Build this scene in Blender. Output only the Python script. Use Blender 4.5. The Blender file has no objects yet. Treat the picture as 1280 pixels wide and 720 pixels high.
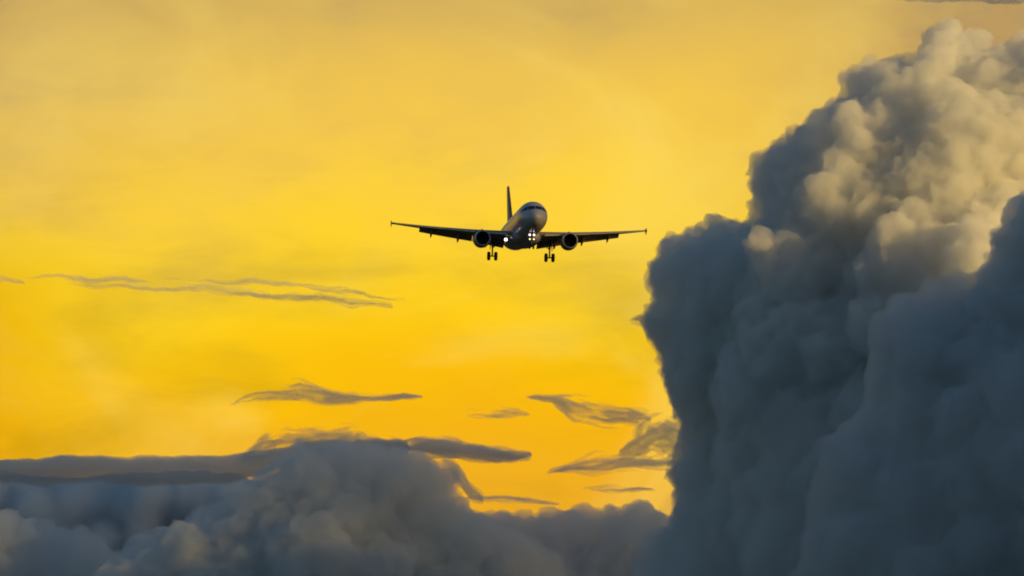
import bpy, bmesh, math, random
import numpy as np
from mathutils import Vector, Matrix, noise

S = bpy.context.scene
COL = S.collection
rad = math.radians

# ------------------------------------------------------------------ camera
PITCH = rad(4.5)
FOCAL = 200.0
EYE = Vector((0.0, 0.0, 1.7))
cd = bpy.data.cameras.new('camera')
cam = bpy.data.objects.new('camera', cd)
COL.objects.link(cam)
cd.lens = FOCAL
cd.sensor_width = 36.0
cd.clip_start = 1.0
cd.clip_end = 200000.0
cam.location = EYE
cam.rotation_euler = (math.pi / 2 + PITCH, 0, 0)
S.camera = cam

# ------------------------------------------------------------------ sun + sky
SUN_AZ = rad(121.0)      # to the right of the view direction (+Y)
SUN_EL = rad(11.0)
sd = Vector((math.sin(SUN_AZ) * math.cos(SUN_EL), math.cos(SUN_AZ) * math.cos(SUN_EL), math.sin(SUN_EL)))
sl = bpy.data.lights.new('sun', 'SUN')
sl.energy = 4.8
sl.angle = rad(0.5)
sl.color = (1.0, 0.64, 0.15)
sun = bpy.data.objects.new('sun', sl)
COL.objects.link(sun)
sun.rotation_euler = sd.to_track_quat('Z', 'Y').to_euler()

W = bpy.data.worlds.new('World')
S.world = W
W.use_nodes = True
nt = W.node_tree
nt.nodes.clear()


def nd(tree, kind, **kw):
    n = tree.nodes.new(kind)
    for k, v in kw.items():
        setattr(n, k, v)
    return n


def mth(tree, op, a, b=None, c=None, clamp=False):
    n = tree.nodes.new('ShaderNodeMath')
    n.operation = op
    n.use_clamp = clamp
    for i, v in enumerate((a, b, c)):
        if v is None:
            continue
        if isinstance(v, (int, float)):
            n.inputs[i].default_value = v
        else:
            tree.links.new(v, n.inputs[i])
    return n.outputs[0]


def srgb(r, g, b):
    f = lambda c: c / 12.92 if c <= .04045 else ((c + .055) / 1.055) ** 2.4
    return (f(r / 255), f(g / 255), f(b / 255), 1.0)


def world():
    L = nt.links.new
    sky = nd(nt, 'ShaderNodeTexSky', sky_type='NISHITA', sun_disc=False)
    sky.sun_elevation = SUN_EL
    sky.sun_rotation = SUN_AZ
    sky.air_density = 1.6
    sky.dust_density = 1.2
    sky.ozone_density = 3.0
    bg = nd(nt, 'ShaderNodeBackground')
    bg.inputs[1].default_value = 0.062
    wb = nd(nt, 'ShaderNodeMix', data_type='RGBA', blend_type='MULTIPLY')   # the photograph's white balance
    wb.inputs['Factor'].default_value = 1.0
    wb.inputs['B'].default_value = (.80, 1.0, 1.20, 1)
    L(sky.outputs[0], wb.inputs['A'])
    L(wb.outputs['Result'], bg.inputs[0])
    tc = nd(nt, 'ShaderNodeTexCoord')
    sep = nd(nt, 'ShaderNodeSeparateXYZ')
    L(tc.outputs['Generated'], sep.inputs[0])
    x, y, z = sep.outputs
    # golden evening veil of high cloud low in the west: colour by elevation
    def nz(scale, stretch, detail, loc, rough=.5, dist=0.0):
        mp = nd(nt, 'ShaderNodeMapping')
        mp.inputs['Location'].default_value = loc
        mp.inputs['Rotation'].default_value = (0, rad(4), 0)
        mp.inputs['Scale'].default_value = (1, 1, stretch)
        L(tc.outputs['Generated'], mp.inputs[0])
        n = nd(nt, 'ShaderNodeTexNoise')
        n.inputs['Scale'].default_value = scale
        n.inputs['Detail'].default_value = detail
        n.inputs['Roughness'].default_value = rough
        n.inputs['Distortion'].default_value = dist
        L(mp.outputs[0], n.inputs['Vector'])
        return n.outputs[0]
    n1 = nz(14, 1.6, 4, (3.1, 0, 1.7))
    n2 = nz(34, 3.2, 5, (7.3, 2, 4.4), .55, .4)
    wob = mth(nt, 'MULTIPLY_ADD', mth(nt, 'SUBTRACT', n1, .5), .060, z)
    ramp = nd(nt, 'ShaderNodeValToRGB')
    L(mth(nt, 'MULTIPLY', wob, 5.0), ramp.inputs[0])
    cr = ramp.color_ramp
    cr.interpolation = 'B_SPLINE'
    stops = [(0.00, srgb(205, 140, 60)), (.17, srgb(238, 172, 40)), (.26, srgb(248, 181, 12)), (.345, srgb(255, 199, 8)),
             (.43, srgb(255, 214, 40)), (.50, srgb(252, 204, 74)), (.60, srgb(218, 180, 92)), (.72, srgb(198, 166, 95)), (1.0, srgb(150, 140, 115))]
    while len(cr.elements) < len(stops):
        cr.elements.new(.5)
    for e, (p, c) in zip(cr.elements, stops):
        e.position = p
        e.color = c
    # greyer, thicker streaks inside the veil
    gl = nd(nt, 'ShaderNodeMapRange', interpolation_type='SMOOTHSTEP')
    gl.inputs['From Min'].default_value = .47
    gl.inputs['From Max'].default_value = .70
    L(mth(nt, 'ADD', mth(nt, 'MULTIPLY', n1, .6), mth(nt, 'MULTIPLY', n2, .4)), gl.inputs[0])
    mx = nd(nt, 'ShaderNodeMix', data_type='RGBA', blend_type='MULTIPLY')
    L(mth(nt, 'MULTIPLY', gl.outputs[0], .68), mx.inputs['Factor'])
    L(ramp.outputs[0], mx.inputs['A'])
    mx.inputs['B'].default_value = (.62, .63, 1.3, 1)
    # paler, thinner patches
    n3 = nz(19, 1.3, 5, (1.9, 6, 8.3), .5, .6)
    pl = nd(nt, 'ShaderNodeMapRange', interpolation_type='SMOOTHSTEP')
    pl.inputs['From Min'].default_value = .47
    pl.inputs['From Max'].default_value = .70
    L(n3, pl.inputs[0])
    mx3 = nd(nt, 'ShaderNodeMix', data_type='RGBA', blend_type='MIX')
    L(mth(nt, 'MULTIPLY', pl.outputs[0], .45), mx3.inputs['Factor'])
    L(mx.outputs['Result'], mx3.inputs['A'])
    mx3.inputs['B'].default_value = srgb(255, 222, 105)
    mx = mx3
    # the veil is thicker and duller away from the brightest part of the glow
    dx = nd(nt, 'ShaderNodeMapRange', interpolation_type='SMOOTHSTEP')
    dx.inputs['From Min'].default_value = .02
    dx.inputs['From Max'].default_value = .15
    L(mth(nt, 'ABSOLUTE', mth(nt, 'ADD', mth(nt, 'MULTIPLY_ADD', mth(nt, 'SUBTRACT', n1, .5), .12, x), .012)), dx.inputs[0])
    mx2 = nd(nt, 'ShaderNodeMix', data_type='RGBA', blend_type='MULTIPLY')
    L(dx.outputs[0], mx2.inputs['Factor'])
    L(mx.outputs['Result'], mx2.inputs['A'])
    mx2.inputs['B'].default_value = (.72, .69, 1.05, 1)
    mx = mx2
    bg2 = nd(nt, 'ShaderNodeBackground')
    bg2.inputs[1].default_value = 1.0
    L(mx.outputs['Result'], bg2.inputs[0])
    # the glow fills the western sky and fades out sideways and upwards
    side = nd(nt, 'ShaderNodeMapRange', interpolation_type='SMOOTHSTEP')
    side.inputs['From Min'].default_value = .55
    side.inputs['From Max'].default_value = .92
    L(y, side.inputs[0])
    up = nd(nt, 'ShaderNodeMapRange', interpolation_type='SMOOTHSTEP')
    up.inputs['From Min'].default_value = .40
    up.inputs['From Max'].default_value = .12
    L(z, up.inputs[0])
    ms = nd(nt, 'ShaderNodeMixShader')
    L(mth(nt, 'MULTIPLY', side.outputs[0], up.outputs[0]), ms.inputs[0])
    L(bg.outputs[0], ms.inputs[1])
    L(bg2.outputs[0], ms.inputs[2])
    out = nd(nt, 'ShaderNodeOutputWorld')
    L(ms.outputs[0], out.inputs[0])


world()

S.view_settings.view_transform = 'Standard'
S.view_settings.look = 'None'
S.view_settings.exposure = 0.0
S.view_settings.gamma = 1.0
S.view_settings.use_curve_mapping = False
S.render.engine = 'CYCLES'
CY = S.cycles
CY.use_denoising = True
CY.denoiser = 'OPENIMAGEDENOISE'
CY.max_bounces = 14
CY.diffuse_bounces = 3
CY.glossy_bounces = 3
CY.volume_bounces = 12
CY.transparent_max_bounces = 96
CY.volume_step_rate = 1.0
CY.volume_max_steps = 256
CY.filter_width = 1.9
S.render.use_persistent_data = False

KPX = 36.0 / FOCAL / 1280.0
CF = Vector((0, math.cos(PITCH), math.sin(PITCH)))
CU = Vector((0, -math.sin(PITCH), math.cos(PITCH)))
CR = Vector((1, 0, 0))


def at(px, py, D):
    return EYE + D * (CF + CR * ((px - 640) * KPX) + CU * ((360 - py) * KPX))


def tag(o, label=None, cat=None, group=None, kind=None):
    if label:
        o['label'] = label
    if cat:
        o['category'] = cat
    if group:
        o['group'] = group
    if kind:
        o['kind'] = kind
    return o


def link_mesh(name, me, mat=None, parent=None, smooth=True):
    o = bpy.data.objects.new(name, me)
    COL.objects.link(o)
    if mat:
        me.materials.append(mat)
    if parent:
        o.parent = parent
    if smooth:
        me.polygons.foreach_set('use_smooth', [True] * len(me.polygons))
    return o


# ------------------------------------------------------------------ ground
def ground():
    m = bpy.data.materials.new('field_soil')
    m.use_nodes = True
    t = m.node_tree
    b = t.nodes['Principled BSDF']
    b.inputs['Roughness'].default_value = .95
    n = nd(t, 'ShaderNodeTexNoise')
    n.inputs['Scale'].default_value = .004
    n.inputs['Detail'].default_value = 8
    geo = nd(t, 'ShaderNodeNewGeometry')
    t.links.new(geo.outputs['Position'], n.inputs['Vector'])
    r = nd(t, 'ShaderNodeValToRGB')
    r.color_ramp.elements[0].color = (.018, .028, .012, 1)
    r.color_ramp.elements[1].color = (.06, .055, .03, 1)
    t.links.new(n.outputs[0], r.inputs[0])
    t.links.new(r.outputs[0], b.inputs['Base Color'])
    bm = bmesh.new()
    bmesh.ops.create_circle(bm, cap_ends=True, segments=96, radius=120000)
    me = bpy.data.meshes.new('ground')
    bm.to_mesh(me)
    bm.free()
    tag(link_mesh('ground', me, m, smooth=False), kind='structure')


ground()


# ------------------------------------------------------------------ clouds
def cloud_mat(name, density, color=(.984, .986, .988), g=.2, solid=True):
    """Water droplets: a scattering volume bounded by the mesh; solid=False for a mist one looks through."""
    m = bpy.data.materials.new(name)
    m.use_nodes = True
    t = m.node_tree
    t.nodes.clear()
    out = nd(t, 'ShaderNodeOutputMaterial')
    tr = nd(t, 'ShaderNodeBsdfTransparent')
    rgb = nd(t, 'ShaderNodeRGB')
    rgb.outputs[0].default_value = (1, 1, 1, 1)
    t.links.new(rgb.outputs[0], tr.inputs[0])
    if solid:
        t.links.new(tr.outputs[0], out.inputs['Surface'])
    v = nd(t, 'ShaderNodeVolumePrincipled')
    v.inputs['Color'].default_value = (*color, 1)
    v.inputs['Density'].default_value = density
    v.inputs['Anisotropy'].default_value = g
    t.links.new(v.outputs[0], out.inputs['Volume'])
    return m


ICO = {}


def ico(sub):
    if sub not in ICO:
        bm = bmesh.new()
        bmesh.ops.create_icosphere(bm, subdivisions=sub, radius=1)
        bm.verts.ensure_lookup_table()
        v = np.array([p.co[:] for p in bm.verts])
        f = np.array([[q.index for q in p.verts] for p in bm.faces])
        bm.free()
        ICO[sub] = (v, f)
    return ICO[sub]


def poly_dist(P, poly):
    """Signed distance (positive inside) of points P to a closed polygon."""
    A = np.array(poly, float)
    B = np.roll(A, -1, 0)
    d = np.full(len(P), 1e9)
    inside = np.zeros(len(P), bool)
    for a, b in zip(A, B):
        ab = b - a
        t = np.clip(((P - a) @ ab) / max(ab @ ab, 1e-9), 0, 1)
        d = np.minimum(d, np.hypot(*(P - a - t[:, None] * ab).T))
        c = (a[1] > P[:, 1]) != (b[1] > P[:, 1])
        with np.errstate(divide='ignore', invalid='ignore'):
            xi = (b[0] - a[0]) * (P[:, 1] - a[1]) / (b[1] - a[1]) + a[0]
        inside ^= c & (P[:, 0] < xi)
    return np.where(inside, d, -d)


def fill(poly, n, rmax, rmin, seed, hmax, hk=1.0):
    """Spheres (px, py, r_px, depth_px) that fill an outline; the body swells in depth with the distance from the outline."""
    rng = np.random.default_rng(seed)
    A = np.array(poly, float)
    lo, hi = A.min(0), A.max(0)
    out = []
    # core: one sphere per grid cell, so that no gap opens
    g = rmax * .55
    G = np.array([(x, y) for x in np.arange(lo[0], hi[0], g) for y in np.arange(lo[1], hi[1], g)]) + rng.uniform(-.2, .2) * g
    for (x, y), q in zip(G, poly_dist(G, poly)):
        if q > rmin:
            out.append((x, y, min(q, rmax), rng.uniform(-.2, .2) * min(q, hmax)))
    core = len(out)
    P = rng.uniform(lo, hi, (n * 14, 2))
    d = poly_dist(P, poly)
    P, d = P[d > rmin], d[d > rmin]
    for (x, y), q in zip(P, d):
        r = min(q, rmax * rng.uniform(.4, 1.0))
        H = max(min(q * hk, hmax) - r * .6, 0)
        z = rng.uniform(-1, 1) * H if rng.uniform() < .4 else -rng.uniform(.6, 1) * H
        if any((x - a) ** 2 + (y - b) ** 2 + (z - c) ** 2 < (s * .5) ** 2 and r < s * 1.1 for a, b, s, c in out[core:]):
            continue
        out.append((x, y, r, z))
        if len(out) - core >= n:
            break
    return out


def strands(spine, n, r0, seed, llo=.15, lhi=.5, lean=0.0):
    """Fibres along a spine of (x, y, half width): chains of small balls that taper at both ends."""
    rng = np.random.default_rng(seed)
    A = np.array(spine, float)
    L = np.r_[0, np.cumsum(np.hypot(*np.diff(A[:, :2], axis=0).T))]
    T = L[-1]
    out = []
    for i in range(n):
        ln = T * rng.uniform(llo, lhi)
        u0 = rng.uniform(-.05 * T, T - ln * .6)
        v0 = float(np.clip(rng.normal() * .45, -1, 1))
        ph, am = rng.uniform(0, 6.3), rng.uniform(.05, .3)
        rr = r0 * rng.uniform(.55, 1.25)
        z0 = rng.uniform(-1, 1) * 10
        u = 0.0
        while u < ln:
            t = u / ln
            r = rr * max(math.sin(math.pi * t), .12) ** .6
            q = min(max(u0 + u, 0), T)
            h = np.interp(q, L, A[:, 2])
            v = v0 + am * math.sin(ph + u / T * 9) + lean * (t - .5)
            if 0 <= u0 + u <= T:
                out.append((np.interp(q, L, A[:, 0]), np.interp(q, L, A[:, 1]) + v * h, min(r, h * .9 + .3), z0))
            u += max(r * .8, .5)
    return out


SHADE_DECK_TOP = 1835  # height of the added shade deck where sun passes to the tower


def raw_cloud(name, balls, voxel, mat):
    """A cloud made straight from world-space balls (x, y, z, r); added out of view to shape the sunlight."""
    sph = [(640 + (Vector(b[:3]) - EYE).dot(CR) / 18000 / KPX, 360 - ((Vector(b[:3]) - EYE).dot(CU)) / 18000 / KPX,
            b[3] / (18000 * KPX), ((Vector(b[:3]) - EYE).dot(CF) - 18000) / (18000 * KPX)) for b in balls]
    o = cloud(name, 18000, sph, voxel, mat, None, 21, kids=5, disp=((200, 50), (90, 20)), warp=((600, 120),))
    del o['category']
    tag(o, kind='structure')


def cloud(name, D, spheres, voxel, mat, label, seed=0, kids=9, disp=((80, 16), (36, 9), (20, 4.5), (12, 2.4)), group=None, grand=0, warp=((260, 38), (95, 27), (40, 12), (19, 5)), deep=1.0):
    rng = np.random.default_rng(seed)
    px = D * KPX
    C, Rr = [], []
    for x, y, r, z in spheres:
        c = np.array(at(x, y, D)) + np.array(CF) * (z * px)
        R = r * px
        C.append(c)
        Rr.append(R * .88)
        for k in range(kids):
            v = rng.normal(size=3)
            v /= np.linalg.norm(v)
            s = R * rng.uniform(.22, .46)
            cc = c + v * (R * .98 - s)
            C.append(cc)
            Rr.append(s)
            for g in range(grand):
                w = rng.normal(size=3) + v * .8
                w /= np.linalg.norm(w)
                s2 = s * rng.uniform(.25, .45)
                C.append(cc + w * (s * .97))
                Rr.append(s2)
    C, Rr = np.array(C), np.array(Rr)
    org = C.mean(0)
    vs, fs, base = [], [], 0
    for c, R in zip(C, Rr):
        v, f = ico(1 if R < voxel * 2 else 2 if R < voxel * 5 else 3)
        vs.append(v * R + c - org)
        fs.append(f + base)
        base += len(v)
    V = np.concatenate(vs)
    F = np.concatenate(fs)
    off = Vector((seed * 13.7, seed * 5.1, seed * 7.7))
    ns, nv = noise.noise, noise.noise_vector

    def remesh(me, vox, it):
        tmp = bpy.data.objects.new('tmp', me)
        COL.objects.link(tmp)
        md = tmp.modifiers.new('r', 'REMESH')
        md.mode = 'VOXEL'
        md.voxel_size = vox
        sm = tmp.modifiers.new('s', 'SMOOTH')
        sm.iterations = it
        dg = bpy.context.evaluated_depsgraph_get()
        nm = bpy.data.meshes.new_from_object(tmp.evaluated_get(dg))
        bpy.data.objects.remove(tmp)
        bpy.data.meshes.remove(me)
        return nm

    def arr(me, key):
        a = np.empty(len(me.vertices) * 3)
        me.vertices.foreach_get(key, a)
        return a.reshape(-1, 3)

    me = bpy.data.meshes.new(name)
    me.from_pydata(V.tolist(), [], F.tolist())
    nm = remesh(me, voxel * 1.1, 1)
    co, no = arr(nm, 'co'), arr(nm, 'normal')
    # turbulence: warp the billows sideways before the finer relief
    for wl, amp in warp:
        co = co + amp * np.array([nv(Vector(p) / wl + off)[:] for p in co])
    for wl, amp in disp:
        co = co + no * (amp * np.array([1.0 - 2.6 * abs(ns(Vector(p) / wl + off)) for p in co]))[:, None]
    nm.vertices.foreach_set('co', co.ravel())
    nm.update()
    nm = remesh(nm, voxel, 0)       # closes the folds
    o = link_mesh(name, nm, mat)
    o.location = org
    o.scale = (1, deep, 1)
    tag(o, label, 'cloud', group)
    return o
    return o


def build_clouds():
    thick = cloud_mat('cumulus_droplets', .019)
    soft = cloud_mat('shade_toned_droplets', .022, color=(.955, .960, .966))  # shade on the front cloud put into a darker droplet colour
    veil = cloud_mat('added_veil_droplets', .0009)  # for the veils added out of view to dim the sun
    veil2 = cloud_mat('thick_added_veil_droplets', .0019)
    dim = cloud_mat('stratus_droplets', .013)
    fine = cloud_mat('scud_droplets', .0085)
    # the great tower that fills the right of the sky
    tower = [(1500, 20), (1420, 10), (1340, 40), (1290, 40), (1262, 52), (1240, 58), (1228, 44), (1210, 27), (1180, 27), (1163, 42), (1148, 60),
             (1128, 78), (1112, 70), (1095, 62), (1072, 72), (1052, 92), (1036, 116), (1030, 134), (1008, 146), (988, 166), (962, 190),
             (941, 204), (936, 222), (944, 243), (936, 268), (924, 277), (906, 272), (893, 270), (886, 283), (866, 294), (843, 293), (822, 303),
             (807, 324), (812, 346), (818, 370), (812, 398), (806, 420), (826, 446), (832, 468), (832, 492), (846, 520), (852, 560), (838, 590),
             (840, 615), (834, 645), (815, 675), (795, 720), (780, 900), (1500, 900)]
    sp = fill(tower, 520, 92, 5, 3, 330, 1.0)
    sp = [(x, y, r, z + max(0, 1010 - x) * 1.3) for x, y, r, z in sp]     # the left flank lies further back
    cloud('towering_cumulus', 20500, sp, 6, thick,
          'towering cumulus with sunlit cream billows on top and a dark ragged left edge', 3, kids=9, grand=2)
    # the darker shoulder in front of it
    front = [(1600, 190), (1400, 205), (1320, 222), (1281, 252), (1258, 284), (1252, 314), (1234, 326), (1222, 346), (1206, 358), (1184, 355),
             (1160, 367), (1138, 386), (1112, 402), (1094, 436), (1078, 470), (1068, 506), (1040, 540), (1028, 590), (1004, 640), (996, 700),
             (980, 900), (1600, 900)]
    sp = fill(front, 240, 80, 8, 5, 230, 1.0)
    sp += [(1276, 268, 20, -20), (1262, 296, 18, -30), (1238, 334, 17, -10), (1214, 356, 13, 0), (1190, 364, 18, -20), (1164, 370, 13, -10), (1138, 392, 18, -20), (1112, 412, 15, -10)]
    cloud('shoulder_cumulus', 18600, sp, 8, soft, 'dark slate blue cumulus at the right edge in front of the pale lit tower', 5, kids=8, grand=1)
    # the heap left of the centre
    heap = [(120, 720), (165, 690), (205, 655), (240, 630), (262, 628), (290, 605), (320, 588), (345, 575), (380, 560), (430, 555), (470, 556), (505, 553), (530, 560),
            (548, 578), (566, 588), (576, 604), (574, 622), (596, 640), (640, 668), (700, 700), (760, 900), (100, 900)]
    sp = fill(heap, 300, 48, 5, 8, 130, .9)
    cloud('heaped_cumulus', 23400, sp, 7.5, thick, 'broad low grey cumulus mound under the ragged dark wisps, left of the clear golden gap', 8, kids=9, grand=1)
    # the low bank along the bottom of the golden gap
    bank = [(540, 720), (560, 650), (590, 640), (640, 634), (690, 640), (730, 636), (755, 642), (770, 630), (790, 628), (815, 640), (850, 650), (900, 640), (960, 700), (980, 900), (520, 900)]
    sp = fill(bank, 160, 42, 5, 11, 110, .9)
    cloud('cloud_bank', 23800, sp, 7.5, thick, 'low flat-topped grey cloud bank along the bottom of the golden gap', 11, kids=8, grand=1)
    # small cumulus in the bottom left corner
    corner = [(-200, 650), (-60, 640), (-20, 645), (0, 640), (25, 648), (40, 643), (60, 658), (75, 668), (92, 654), (108, 655), (122, 675), (150, 690), (190, 730), (220, 900), (-200, 900)]
    sp = fill(corner, 110, 34, 5, 13, 90, .9)
    cloud('corner_cumulus', 24000, sp, 7, thick, 'small dim cumulus with two knobbly tops in the bottom left corner', 13, kids=8, grand=1)
    # far layer behind the left mounds
    far = [(-300, 594), (-100, 594), (0, 593), (120, 592), (220, 592), (300, 594), (360, 606), (420, 640), (440, 900), (-300, 900)]
    sp = fill(far, 120, 40, 5, 17, 90, .9)
    cloud('distant_cloud', 27000, sp, 16, thick, 'smooth distant blue-grey cloud layer under the dark band at the far left', 17, kids=6,
          disp=((220, 10), (90, 6)), warp=((500, 40),), deep=4.0)
    # flat layers and scud: thin fibrous bodies in front of the golden sky; spine = (x, y, half width)
    G = 'thin wisps on the golden sky'
    flat = [
        ('stratus_band', 25500, dim, 6, 3.0, 150, [(-240, 588, 12), (0, 588, 12), (60, 589, 14), (120, 587, 12), (180, 589, 14), (220, 588, 13), (285, 587, 14), (330, 578, 13), (380, 566, 10), (440, 560, 8), (510, 560, 8)],
         'long dark flat cloud band at the left, above the mound', (.2, .6), None),
        ('cloud_strip', 24300, dim, 5, 2.6, 60, [(496, 560, 7.15), (520, 557, 12.55), (550, 557, 13.9), (580, 563, 11.2), (620, 569, 8.5), (664, 571, 4.45)],
         'short dark cloud strip trailing right from the top of the grey mound', (.25, .6), None),
        ('cloud_wisp', 23500, fine, 3, 1.25, 60, [(30, 347, 3.1), (80, 348, 7.15), (150, 354, 7.15), (220, 360, 7.15), (300, 365, 5.8), (370, 370, 5.8), (430, 375, 7.15), (490, 381, 4.45)],
         'lower and longer strand of the thin wavy cloud streak left of the aeroplane', (.08, .4), G),
        ('cloud_wisp', 23800, fine, 3, 1.05, 32, [(205, 348, 1.75), (260, 351, 3.775), (320, 354, 3.775), (380, 358, 3.775), (440, 364, 5.8), (510, 376, 4.45)],
         'upper thin strand of the wavy cloud streak left of the aeroplane', (.12, .5), G),
        ('cloud_wisp', 23500, fine, 3, 1.3, 9, [(-30, 347, 2.02), (6, 348, 2.02), (30, 351, 1.21)],
         'short faint end of a streak cut off by the left edge of the sky', (.85, 1.0), G),
        ('cloud_wisp', 23600, fine, 3, 1.7, 75, [(284, 506, 1.75), (310, 498, 8.5), (340, 492, 12.55), (370, 490, 13.9), (400, 494, 11.2), (430, 496, 5.8), (470, 497, 3.775), (530, 496, 1.75)],
         'small dark lens-shaped cloud with a thin tail, alone above the grey mound', (.12, .4), G),
        ('cloud_wisp', 23400, fine, 3, 1.2, 26, [(572, 521, 3.1), (605, 517, 7.15), (630, 515, 7.15), (662, 517, 3.1)],
         'tiny smudge of grey cloud below the aeroplane in the golden gap', (.25, .7), G),
        ('cloud_wisp', 23200, fine, 3, 1.6, 90, [(655, 496, 1.75), (690, 499, 5.8), (720, 509, 16.6), (755, 516, 15.25), (785, 519, 11.2), (815, 524, 8.5)],
         'slanting dark wisp that runs right into the ragged foot of the tower', (.15, .5), G),
        ('cloud_wisp', 23300, fine, 3, 1.6, 85, [(682, 592, 1.75), (715, 586, 5.8), (745, 579, 12.55), (775, 579, 11.2), (810, 580, 8.5), (850, 580, 8.5)],
         'dark tapering wisp low in the golden gap, with a puffed upper side', (.15, .5), G),
        ('cloud_wisp', 23700, fine, 3, 1.3, 30, [(566, 624, 3.1), (600, 623, 5.125), (645, 625, 4.45), (700, 629, 2.425)],
         'thin straight dark wisp just above the low cloud bank', (.2, .7), G),
        ('cloud_wisp', 23400, fine, 3, 1.2, 26, [(716, 611, 2.425), (750, 611, 5.8), (785, 611, 4.45), (820, 613, 1.75)],
         'short thin wisp at the lower right of the golden gap', (.2, .6), G),
        ('cloud_tuft', 21200, fine, 3.5, 2.2, 110, [(775, 566, 8.5), (795, 556, 19.3), (815, 545, 27.4), (835, 545, 35.5), (862, 550, 32.8)],
         'ragged smoky tuft clinging to the left foot of the tower', (.15, .5), None),
        ('cloud_tuft', 20900, fine, 3.5, 2.0, 110, [(786, 402, 5), (804, 400, 12), (824, 412, 18), (834, 440, 18), (836, 475, 16), (846, 520, 14)],
         'ragged dark scud fraying from the left side of the tower below mid height', (.12, .4), None),
        ('cloud_tuft', 24600, fine, 3.5, 1.9, 120, [(300, 574, 5.8), (330, 560, 16.6), (360, 550, 19.3), (400, 550, 16.6), (440, 547, 16.6), (480, 554, 9.85), (510, 558, 5.8)],
         'torn tufts of dark cloud on top of the flat band', (.08, .3), None),
        ('cloud_tuft', 23000, fine, 3.5, 1.9, 60, [(548, 574, 7.15), (566, 584, 12.55), (580, 600, 13.9), (592, 616, 11.2), (604, 624, 5.8)],
         'curled ragged scud on the right shoulder of the grey mound', (.2, .6), None),
        ('high_cloud', 26000, dim, 6, 2.4, 60, [(1110, -3, 1), (1170, -4, 3), (1230, -5, 5), (1300, -7, 7), (1420, -9, 9)],
         'sliver of dark high cloud at the top right corner', (.25, .6), None),
    ]
    for i, (nm, D, m, vox, r0, n, spine, label, ll, grp) in enumerate(flat):
        sp = strands(spine, int(n * 1.5), r0 * 1.35, 60 + i, *ll)
        k = D * KPX
        cloud(nm, D, sp, vox, m, label, 40 + i, kids=0, disp=((8 * k, .25 * k), (4 * k, .15 * k)), warp=((40 * k, 4.0 * k), (13 * k, 1.8 * k), (5 * k, .6 * k)), group=grp, deep=3.0)
    # thin mist that softens the shaded lower right
    mist = [(1600, 400), (1300, 430), (1180, 450), (1080, 480), (980, 500), (900, 540), (850, 600), (780, 660), (720, 720), (700, 900), (1600, 900)]
    sp = fill(mist, 120, 110, 20, 19, 150, 1.0)
    mm = cloud_mat('mist_droplets', .0007, color=(.955, .960, .966), solid=False)  # shade of the lower right put into this colour too
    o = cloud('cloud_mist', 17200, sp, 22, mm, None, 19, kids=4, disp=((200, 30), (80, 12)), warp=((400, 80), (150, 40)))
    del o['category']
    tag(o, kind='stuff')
    # a long shading deck added unseen at the right: it keeps the low sun off everything but the top of the tower
    rng = np.random.default_rng(2)
    deck = []
    for y in np.arange(2500, 20500, 420):
        top = SHADE_DECK_TOP if 17850 < y < 20150 else 2350 if y <= 17850 else 2900
        for x in (3300, 3750, 4200):
            for z in (450, 950, 1450, 1950, 2450):
                if z > top - 380:
                    break
                deck.append((x + rng.uniform(-90, 90), y + rng.uniform(-90, 90), z, rng.uniform(370, 440)))
            deck.append((x + rng.uniform(-90, 90), y + rng.uniform(-60, 60), top - 420, rng.uniform(400, 430)))
    # thin veil added out of view: lets some sun reach the aeroplane
    raw_cloud('added_sun_veil', [(x, y, z, 400) for y in np.arange(-4500, 2200, 430) for x in (3300, 3750, 4200) for z in (450, 950, 1450)], 60, veil)
    raw_cloud('added_sun_veil', [(x, y, z, 400) for y in np.arange(20650, 31000, 430) for x in (3300, 3750, 4200) for z in (450, 950, 1450, 1950, 2500)], 60, veil2)  # another added veil, unseen: dims the sun on the left clouds
    raw_cloud('added_shade_deck', deck, 45, thick)


build_clouds()


# ------------------------------------------------------------------ airliner (local axes: nose at y = 0 towards the viewer, tail +y, z up)
def paint(name, col, rough=.35, metal=0.0, dirt=.12, coat=0.0, scale=.8):
    m = bpy.data.materials.new(name)
    m.use_nodes = True
    t = m.node_tree
    b = t.nodes['Principled BSDF']
    b.inputs['Metallic'].default_value = metal
    b.inputs['Coat Weight'].default_value = coat
    tc = nd(t, 'ShaderNodeTexCoord')
    mp = nd(t, 'ShaderNodeMapping')
    mp.inputs['Scale'].default_value = (scale, scale * .35, scale)
    t.links.new(tc.outputs['Object'], mp.inputs[0])
    n = nd(t, 'ShaderNodeTexNoise')
    n.inputs['Scale'].default_value = 1.6
    n.inputs['Detail'].default_value = 7
    t.links.new(mp.outputs[0], n.inputs['Vector'])
    mx = nd(t, 'ShaderNodeMix', data_type='RGBA')
    mx.inputs['A'].default_value = (*[c * (1 - dirt) for c in col], 1)
    mx.inputs['B'].default_value = (*[min(c * (1 + dirt), 1) for c in col], 1)
    t.links.new(n.outputs[0], mx.inputs['Factor'])
    t.links.new(mx.outputs['Result'], b.inputs['Base Color'])
    t.links.new(mth(t, 'MULTIPLY_ADD', n.outputs[0], .2, rough - .1, clamp=True), b.inputs['Roughness'])
    return m


def lamp_mat(name, col, strength):
    m = bpy.data.materials.new(name)
    m.use_nodes = True
    t = m.node_tree
    t.nodes.clear()
    e = nd(t, 'ShaderNodeEmission')
    e.inputs[0].default_value = (*col, 1)
    e.inputs[1].default_value = strength
    o = nd(t, 'ShaderNodeOutputMaterial')
    t.links.new(e.outputs[0], o.inputs[0])
    return m


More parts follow.
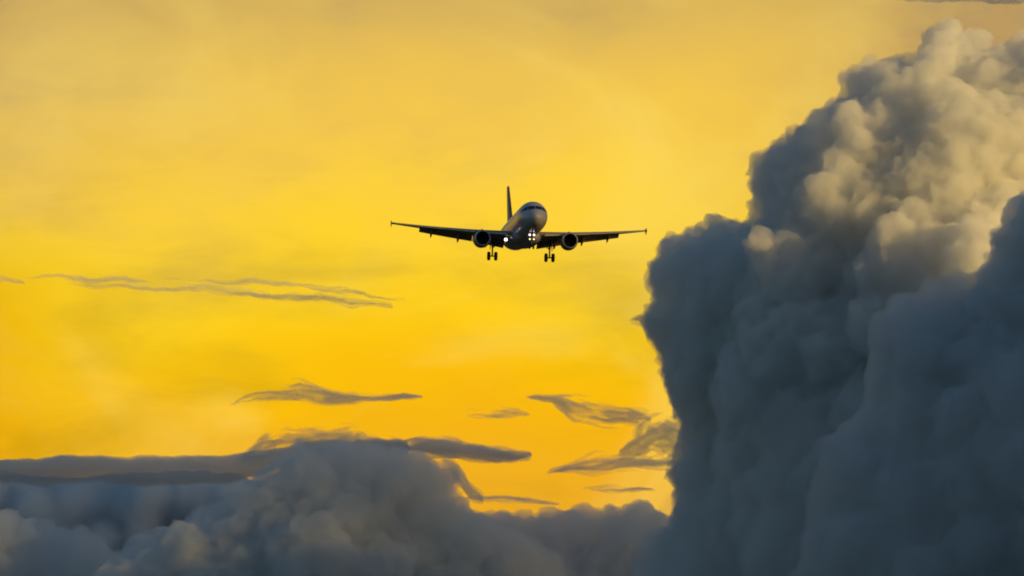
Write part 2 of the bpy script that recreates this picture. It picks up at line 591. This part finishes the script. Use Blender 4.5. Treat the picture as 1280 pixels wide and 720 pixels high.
def spline(xs, ys, q):
    """Monotone-ish cubic through table points."""
    xs, ys = np.array(xs, float), np.array(ys, float)
    d = np.diff(ys) / np.diff(xs)
    m = np.zeros(len(xs))
    m[1:-1] = np.where(d[:-1] * d[1:] > 0, 2 * d[:-1] * d[1:] / (d[:-1] + d[1:] + 1e-12 * np.sign(d[:-1] + d[1:] + 1e-30)), 0)
    m[0], m[-1] = d[0], d[-1]
    i = np.clip(np.searchsorted(xs, q) - 1, 0, len(xs) - 2)
    h = xs[i + 1] - xs[i]
    t = (q - xs[i]) / h
    return ((2 * t ** 3 - 3 * t ** 2 + 1) * ys[i] + (t ** 3 - 2 * t ** 2 + t) * h * m[i]
            + (-2 * t ** 3 + 3 * t ** 2) * ys[i + 1] + (t ** 3 - t ** 2) * h * m[i + 1])


FU = np.array([  # station, half width, top, bottom
    (0.0, .03, -.42, -.48), (.06, .25, -.20, -.72), (.2, .48, .02, -.95), (.5, .78, .32, -1.22), (1.0, 1.10, .64, -1.48), (1.6, 1.36, .96, -1.66),
    (2.2, 1.56, 1.36, -1.78), (2.9, 1.73, 1.70, -1.88), (3.8, 1.87, 1.93, -1.98), (5.0, 1.95, 2.04, -2.05), (6.5, 1.975, 2.07, -2.07),
    (24.0, 1.975, 2.07, -2.07), (26.0, 1.93, 2.07, -1.88), (28.0, 1.80, 2.07, -1.46), (30.0, 1.60, 2.05, -.98), (32.0, 1.30, 2.0, -.45),
    (34.0, .95, 1.88, .12), (36.0, .52, 1.70, .68), (37.2, .22, 1.5, 1.0), (37.57, .06, 1.32, 1.18)])


def fus(y, th, off=0.0):
    w, tp, bt = (float(spline(FU[:, 0], FU[:, k], y)) for k in (1, 2, 3))
    return Vector(((w + off) * math.cos(th), y, (tp + bt) / 2 + ((tp - bt) / 2 + off) * math.sin(th)))


def loft(bm, rings, close=True, caps=True):
    R = [[bm.verts.new(p) for p in r] for r in rings]
    n = len(R[0])
    for a, b in zip(R, R[1:]):
        for i in range(n if close else n - 1):
            j = (i + 1) % n
            bm.faces.new((a[i], a[j], b[j], b[i]))
    if caps:
        bm.faces.new(R[0][::-1])
        bm.faces.new(R[-1])


def finish(bm, name, mat, parent, smooth=True, sharp=40):
    bmesh.ops.remove_doubles(bm, verts=bm.verts, dist=1e-5)
    bmesh.ops.recalc_face_normals(bm, faces=bm.faces)
    me = bpy.data.meshes.new(name)
    bm.to_mesh(me)
    bm.free()
    o = link_mesh(name, me, mat, parent, smooth)
    if smooth:
        me.set_sharp_from_angle(angle=rad(sharp))
    return o


def tube(bm, p, q, r0, r1=None, n=12):
    p, q = Vector(p), Vector(q)
    r1 = r0 if r1 is None else r1
    ax = (q - p).normalized()
    u = ax.orthogonal().normalized()
    v = ax.cross(u)
    rs = [[c + (u * math.cos(a) + v * math.sin(a)) * r for a in [2 * math.pi * k / n for k in range(n)]] for c, r in ((p, r0), (q, r1))]
    loft(bm, rs)


def lathe_y(bm, prof, c, n=40, close_ends=False, k0=1.0):
    rs = [[Vector((c[0] + k0 * r * math.cos(a), c[1] + y, c[2] + k0 * r * math.sin(a))) for a in [2 * math.pi * k / n for k in range(n)]] for y, r in prof]
    loft(bm, rs, caps=close_ends)


def lathe_x(bm, prof, c, n=32, close_ends=True):
    rs = [[Vector((c[0] + x, c[1] + r * math.cos(a), c[2] + r * math.sin(a))) for a in [2 * math.pi * k / n for k in range(n)]] for x, r in prof]
    loft(bm, rs, caps=close_ends)


def airfoil(le, chord, thick, inc, n=14, side=1, up=False, camber=.02):
    """Closed section; le = leading edge point; the chord runs to +y; inc = nose-up degrees. up: thickness across x (fin)."""
    pts = []
    xs = [.5 * (1 - math.cos(math.pi * k / n)) for k in range(n + 1)]
    yt = lambda x: 5 * thick * (.2969 * math.sqrt(x) - .126 * x - .3516 * x * x + .2843 * x ** 3 - .1036 * x ** 4)
    cm = lambda x: camber * 4 * x * (1 - x)
    seq = [(x, cm(x) + yt(x)) for x in xs] + [(x, cm(x) - yt(x)) for x in xs[-2:0:-1]]
    c, s = math.cos(rad(inc)), math.sin(rad(inc))
    for x, z in seq:
        a, b = x * c + z * s, z * c - x * s
        pts.append(Vector(le) + (Vector((b * chord, a * chord, 0)) if up else Vector((0, a * chord, b * chord))))
    return pts


def wing_at(x):
    """Leading edge point, chord, thickness ratio, incidence of the wing at half-span x."""
    le = 12.0 + (x - 1.98) * math.tan(rad(27.0))
    te = 18.35 if x < 6.4 else 18.35 + (x - 6.4) / (17.0 - 6.4) * 2.75
    f = max(x - 1.98, 0) / 15.0
    z = -1.28 + (x - 1.98) * math.tan(rad(5.1)) + .50 * f * f
    return le, te - le, z, .145 - .035 * f, 3.6 - 3.8 * f


def wing_te(x):
    le, ch, z, th, inc = wing_at(x)
    return Vector((x, le + ch * math.cos(rad(inc)), z - ch * math.sin(rad(inc))))


def mir(v, s):
    return Vector((v[0] * s, v[1], v[2]))


def airliner():
    white = paint('fuselage_paint', (.66, .60, .62), .30, dirt=.10, coat=.2)
    wgrey = paint('wing_paint', (.38, .32, .27), .45, dirt=.15)
    slatm = paint('warm_lit_slat_metal', (.86, .68, .48), .36, .2, dirt=.1)  # warm light on the leading edges put into the colour as tan
    ncl = paint('nacelle_paint', (.30, .265, .255), .35, dirt=.12)
    lipm = paint('lip_metal', (.74, .72, .72), .32, .25, dirt=.08)
    dark = paint('duct_lining', (.03, .03, .03), .6)
    fanm = paint('fan_titanium', (.10, .10, .11), .4, .8)
    gearm = paint('gear_steel', (.16, .16, .17), .45, .3)
    rub = paint('tyre_rubber', (.018, .017, .016), .8)
    glass = paint('cockpit_glass', (.012, .014, .018), .12, dirt=.02)
    tailm = paint('tail_paint', (.17, .14, .13), .4)
    land = lamp_mat('landing_lamp', (1.0, .80, .78), 3.2)
    taxi = lamp_mat('taxi_lamp', (1.0, .80, .42), 2.5)

    root = bpy.data.objects.new('airliner', None)
    COL.objects.link(root)
    tag(root, 'twin-engine passenger jet head-on with landing gear down and landing lights lit', 'aeroplane')

    # fuselage
    bm = bmesh.new()
    ys = sorted(set([0, .02, .06, .12, .2, .32] + [round(.5 + .25 * k, 3) for k in range(24)] + [7, 9, 11, 13, 15, 17, 19, 21, 23] + [24 + .5 * k for k in range(27)] + [37.3, 37.57]))
    loft(bm, [[fus(y, 2 * math.pi * k / 56) for k in range(56)] for y in ys])
    body = finish(bm, 'fuselage', white, root)

    # belly fairing
    bm = bmesh.new()
    bf = [(10.6, .5, -1.7, .35), (11.4, 1.5, -1.55, .80), (12.5, 2.02, -1.45, 1.06), (14.5, 2.22, -1.42, 1.16), (17, 2.24, -1.42, 1.16), (19, 2.1, -1.42, 1.08), (20.5, 1.6, -1.5, .85), (22.0, .5, -1.7, .36)]
    loft(bm, [[Vector((w * math.copysign(abs(math.cos(a)) ** .75, math.cos(a)), y, z + h * math.copysign(abs(math.sin(a)) ** .85, math.sin(a))))
               for a in [2 * math.pi * k / 40 for k in range(40)]] for y, w, z, h in bf])
    finish(bm, 'belly_fairing', white, root)

    # cockpit glass: six panes laid on the skin, drawn as seen from ahead (x, z)
    def skin(x, z, off):
        lo, hi = .05, 6.4
        for _ in range(40):
            y = (lo + hi) / 2
            w, tp, bt = (float(spline(FU[:, 0], FU[:, k], y)) for k in (1, 2, 3))
            if (x / w) ** 2 + ((z - (tp + bt) / 2) / ((tp - bt) / 2)) ** 2 > 1:
                lo = y
            else:
                hi = y
        th = math.atan2((z - (tp + bt) / 2) / ((tp - bt) / 2), x / w)
        return fus(y, th, off) - Vector((0, off * .8, 0))

    def pane(q, s):
        bm = bmesh.new()
        N = 6
        g = [[None] * (N + 1) for _ in range(N + 1)]
        for i in range(N + 1):
            for j in range(N + 1):
                u, v = i / N, j / N
                x, z = [(q[0][k] * (1 - u) + q[1][k] * u) * (1 - v) + (q[3][k] * (1 - u) + q[2][k] * u) * v for k in (0, 1)]
                g[i][j] = bm.verts.new(skin(s * x, z, .018))
        for i in range(N):
            for j in range(N):
                bm.faces.new((g[i][j], g[i + 1][j], g[i + 1][j + 1], g[i][j + 1]))
        return finish(bm, 'cockpit_window', glass, root)
    for s in (1, -1):
        pane([(.045, .62), (.92, .56), (.84, 1.06), (.045, 1.12)], s)
        pane([(1.00, .55), (1.50, .42), (1.34, .86), (.91, 1.05)], s)
        pane([(1.56, .41), (1.73, .40), (1.64, .70), (1.41, .82)], s)

    # cabin windows and doors on both sides
    def patch(y, th, hy, ht, name, mat, off):
        bm = bmesh.new()
        q = [bm.verts.new(fus(y + hy * math.cos(a), rad(th) + ht * math.sin(a), off)) for a in [2 * math.pi * k / 12 for k in range(12)]]
        bm.faces.new(q)
        return finish(bm, name, mat, root, False)
    for th in (14, 166):
        for k in range(40):
            y = 6.6 + k * .533
            patch(y, th, .12, .085, 'cabin_window', glass, .012)
    for th in (2, 178):
        for y in (5.1, 29.6):
            bm = bmesh.new()
            e = [(-.42, -.46), (.42, -.46), (.42, .44), (-.42, .44)]
            loft(bm, [[fus(y + a, rad(th) + b, o) for a, b in e] for o in (.004, .02)])
            finish(bm, 'cabin_door', wgrey, root, False)

    # wings
    for s in (1, -1):
        xs = [1.2, 1.98, 3, 4.2, 5.4, 6.4, 7.6, 9, 10.5, 12, 13.4, 15, 16.2, 17.0]
        bm = bmesh.new()
        rings = []
        for x in xs:
            le, ch, z, th, inc = wing_at(x)
            rings.append([mir(p, s) for p in airfoil((x, le, z), ch, th, inc)])
        loft(bm, rings)
        wing = finish(bm, 'wing', wgrey, root)
        # leading edge slats, drooped and moved forward
        for xa, xb in ((2.5, 5.0), (6.5, 8.9), (8.95, 11.4), (11.45, 13.9), (13.95, 16.6)):
            bm = bmesh.new()
            rr = []
            for x in np.linspace(xa, xb, 5):
                le, ch, z, th, inc = wing_at(x)
                c = max(ch * .13, .36)
                rr.append([mir(p, s) for p in airfoil((x, le - .26 * c - .04, z - .34 * c), c * 1.25, .20, -17, n=8, camber=.10)])
            loft(bm, rr)
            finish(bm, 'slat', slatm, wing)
        # flaps, lowered
        for xa, xb, c0, c1 in ((2.2, 6.35, 1.5, 1.28), (6.42, 13.3, 1.26, .86)):
            bm = bmesh.new()
            rr = []
            for x in np.linspace(xa, xb, 6):
                f = (x - xa) / (xb - xa)
                p = wing_te(x)
                c = c0 + (c1 - c0) * f
                rr.append([mir(q, s) for q in airfoil((p.x, p.y - .13 * c, p.z + .035), c, .15, 33, n=8, camber=.04)])
            loft(bm, rr)
            finish(bm, 'flap', wgrey, wing)
        # flap track fairings
        for x, L, r in ((4.55, 2.9, .22), (8.25, 2.7, .20), (11.75, 2.3, .17)):
            bm = bmesh.new()
            p = wing_te(x)
            prof = [(0, .02), (.12, .6), (.3, .95), (.5, 1.0), (.7, .85), (.88, .5), (1, .05)]
            rr = []
            for t, k in prof:
                y = p.y - L * .55 + t * L
                z = p.z - .20 - (.08 if t < .45 else .08 + (t - .45) * L * .52)
                rr.append([mir((x + r * k * math.cos(a), y, z + 1.35 * r * k * math.sin(a)), s) for a in [2 * math.pi * j / 12 for j in range(12)]])
            loft(bm, rr)
            finish(bm, 'flap_track_fairing', wgrey, wing)
        # wing tip fence
        bm = bmesh.new()
        le, ch, z, th, inc = wing_at(17.0)
        out = [(le + .1, z), (le + .9, z + .40), (le + 1.65, z + .44), (le + 1.9, z), (le + 1.55, z - .42), (le + .8, z - .36)]
        loft(bm, [[mir((17.0 + dx, y, zz), s) for y, zz in out] for dx in (-.02, .02)])
        finish(bm, 'wingtip_fence', wgrey, wing, False)

        # engine
        c = (s * 5.75, 11.1, -2.12)
        E0 = .94
        bm = bmesh.new()
        lathe_y(bm, [(.22, .93), (.16, .965), (.12, 1.0), (.2, 1.09), (.5, 1.16), (1.1, 1.20), (1.9, 1.19), (2.7, 1.10), (3.3, 1.0), (3.3, .96), (2.4, .95), (1.0, .90), (.4, .91), (.22, .93)], c, 48, k0=E0)
        eng = finish(bm, 'engine', ncl, root)
        bm = bmesh.new()
        lathe_y(bm, [(.26, .945), (.10, .925), (.02, .945), (-.01, .985), (.03, 1.035), (.12, 1.075), (.26, 1.125), (.26, .945)], c, 48, k0=E0)
        finish(bm, 'inlet_lip', lipm, eng)
        bm = bmesh.new()
        lathe_y(bm, [(.27, .925), (.6, .89), (1.2, .885)], c, 48, k0=E0)
        lathe_y(bm, [(1.2, .885), (1.2, .02)], c, 48, k0=E0)
        finish(bm, 'inlet_duct', dark, eng)
        bm = bmesh.new()
        for k in range(24):
            a = 2 * math.pi * k / 24
            rr = []
            for r, w, tw in ((.28, .07, 60), (.55, .09, 45), (.87, .11, 28)):
                rad_v = Vector((math.cos(a), 0, math.sin(a)))
                tan_v = Vector((-math.sin(a), 0, math.cos(a)))
                d = tan_v * math.cos(rad(tw)) * w + Vector((0, math.sin(rad(tw)) * w, 0))
                n = d.cross(rad_v).normalized() * .012
                q = Vector(c) + Vector((0, 1.02, 0)) + rad_v * r * E0
                rr.append([q - d - n, q + d - n, q + d + n, q - d + n])
            loft(bm, rr)
        finish(bm, 'fan', fanm, eng, False)
        bm = bmesh.new()
        lathe_y(bm, [(.72, .005), (.80, .09), (.92, .19), (1.08, .27), (1.18, .28)], c, 24, True)
        finish(bm, 'spinner', fanm, eng)
        bm = bmesh.new()
        lathe_y(bm, [(2.6, .72), (3.3, .62), (4.2, .46), (4.22, .36), (4.9, .05)], c, 32, True)
        finish(bm, 'exhaust_cone', lipm, eng)
        # pylon
        bm = bmesh.new()
        le, ch, z, th, inc = wing_at(5.75)
        prof = [(c[1] + .9, c[2] + 1.08, .04), (c[1] + 1.4, c[2] + 1.30, .16), (le - .1, z - .02, .20), (le + 1.6, z - .12, .20), (le + 3.0, z - .40, .05)]
        lowz = [c[2] + .95, c[2] + 1.0, c[2] + .85, c[2] + .62, z - .75]
        loft(bm, [[Vector((c[0] - w, y, zt)), Vector((c[0] + w, y, zt)), Vector((c[0] + w, y, zb)), Vector((c[0] - w, y, zb))] for (y, zt, w), zb in zip(prof, lowz)])
        finish(bm, 'pylon', wgrey, eng)

        # tailplane
        bm = bmesh.new()
        rr = []
        for x, ly, ch in ((.5, 31.6, 4.0), (2.5, 32.9, 2.95), (4.5, 34.2, 2.05), (6.22, 35.3, 1.25)):
            rr.append([mir(p, s) for p in airfoil((x, ly, 1.02 + x * math.tan(rad(6))), ch, .10, -2, n=8, camber=-.01)])
        loft(bm, rr)
        finish(bm, 'tailplane', wgrey, root)

        # main landing gear
        g = bpy.data.objects.new('main_landing_gear', None)
        COL.objects.link(g)
        g.parent = root
        X, Y, Z = 3.8 * s, 17.7, -3.72
        bm = bmesh.new()
        tube(bm, (X, Y - .1, -1.5), (X, Y, -2.55), .15)
        tube(bm, (X, Y, -2.55), (X, Y, Z), .105)
        tube(bm, (X - .46, Y, Z), (X + .46, Y, Z), .085)
        tube(bm, (X, Y + .02, -2.5), (X, Y + .32, -2.95), .04)
        tube(bm, (X, Y + .32, -2.95), (X, Y + .05, -3.5), .04)
        finish(bm, 'strut', gearm, g)
        bm = bmesh.new()
        tube(bm, (X - .05 * s, Y, -2.62), (X - 1.5 * s, Y - .1, -1.5), .065)
        tube(bm, (X - .7 * s, Y - .05, -2.12), (X - .1 * s, Y, -1.7), .035)
        finish(bm, 'side_brace', gearm, g)
        bm = bmesh.new()
        o = [(-.42, -1.35), (.42, -1.35), (.40, -2.3), (.22, -2.85), (-.22, -2.85), (-.40, -2.3)]
        loft(bm, [[Vector((X + (.24 + dx) * s + .1 * s * (z + 1.4) * -.3, Y + y, z)) for y, z in o] for dx in (0, .05)])
        finish(bm, 'gear_door', white, g, False)
        for k in (-1, 1):
            wheel(g, (X + k * .465, Y, Z), .58, .40, rub, gearm)

    # fin
    bm = bmesh.new()
    rr = []
    for z, ly, ch, th in ((1.6, 28.3, 6.9, .10), (2.4, 29.5, 5.9, .10), (4.2, 31.15, 4.75, .10), (6.2, 32.95, 3.55, .10), (7.7, 34.3, 2.65, .095), (7.92, 34.75, 2.2, .07)):
        rr.append(airfoil((0, ly, z), ch, th, 0, n=8, up=True, camber=0))
    loft(bm, rr)
    finish(bm, 'tail_fin', tailm, root)

    # nose gear with its lamps
    g = bpy.data.objects.new('nose_landing_gear', None)
    COL.objects.link(g)
    g.parent = root
    Y, Z = 5.07, -3.75
    bm = bmesh.new()
    tube(bm, (0, Y + .25, -1.7), (0, Y + .05, -2.9), .10)
    tube(bm, (0, Y + .05, -2.9), (0, Y, Z), .075)
    tube(bm, (-.26, Y, Z), (.26, Y, Z), .06)
    tube(bm, (0, Y + .1, -2.75), (0, Y + 1.3, -1.95), .05)
    tube(bm, (-.34, Y, -2.28), (.34, Y, -2.28), .035)
    tube(bm, (-.30, Y, -2.86), (.30, Y, -2.86), .03)
    finish(bm, 'strut', gearm, g)
    for k in (-1, 1):
        wheel(g, (k * .25, Y, Z), .385, .21, rub, gearm)
        bm = bmesh.new()
        o = [(-.75, -1.95), (.75, -1.97), (.70, -2.5), (-.70, -2.5)]
        loft(bm, [[Vector((k * (.42 + dx), Y + .9 + y, z)) for y, z in o] for dx in (0, .03)])
        finish(bm, 'gear_door', white, g, False)
        for x, z, r, m, nm in ((.28, -2.30, .14, land, 'landing_light'), (.26, -2.86, .10, taxi, 'taxi_light')):
            headlamp(g, (k * x, Y - .12, z), r, m, gearm, nm)
    # landing light in the wing root, lit on one side only
    headlamp(root, (-2.52, 13.2, -2.02), .22, land, wgrey, 'landing_light')
    bm = bmesh.new()
    tube(bm, (-2.52, 13.34, -1.95), (-2.45, 13.7, -1.35), .08)
    finish(bm, 'lamp_arm', wgrey, root)

    root.location = PLANE_LOC
    root.rotation_euler = PLANE_ROT.to_euler()
    return root


def wheel(parent, c, r, w, rub, hub):
    bm = bmesh.new()
    lathe_x(bm, [(-w * .40, r * .55), (-w * .5, r * .72), (-w * .46, r * .90), (-w * .30, r), (w * .30, r), (w * .46, r * .90), (w * .5, r * .72), (w * .40, r * .55)], c)
    o = bpy.data.objects.new('wheel', None)
    COL.objects.link(o)
    o.parent = parent
    finish(bm, 'tyre', rub, o)
    bm = bmesh.new()
    lathe_x(bm, [(-w * .43, r * .12), (-w * .36, r * .2), (-w * .38, r * .56), (w * .38, r * .56), (w * .36, r * .2), (w * .43, r * .12)], c)
    finish(bm, 'rim', hub, o)


def headlamp(parent, c, r, lens, shell, name):
    bm = bmesh.new()        # a deep bowl, so that the light leaves forwards
    lathe_y(bm, [(.0, r * .98), (-.16, r * 1.02), (-.17, r * 1.10), (.02, r * 1.12), (.12, r * .9), (.20, r * .35)], c, 24)
    o = finish(bm, name, shell, parent)
    bm = bmesh.new()
    lathe_y(bm, [(-.012, r * .97), (-.03, r * .75), (-.042, r * .4), (-.046, .004)], c, 24)
    finish(bm, 'lens', lens, o)


def rot3(y, p, r):
    return Matrix.Rotation(y, 3, 'Z') @ Matrix.Rotation(p, 3, 'X') @ Matrix.Rotation(r, 3, 'Y')


PLANE_ROT = rot3(rad(6.2), rad(-1.72), rad(1.17))
PLANE_LOC = EYE + Vector((3.15, 730.8, 67.25))
airliner()
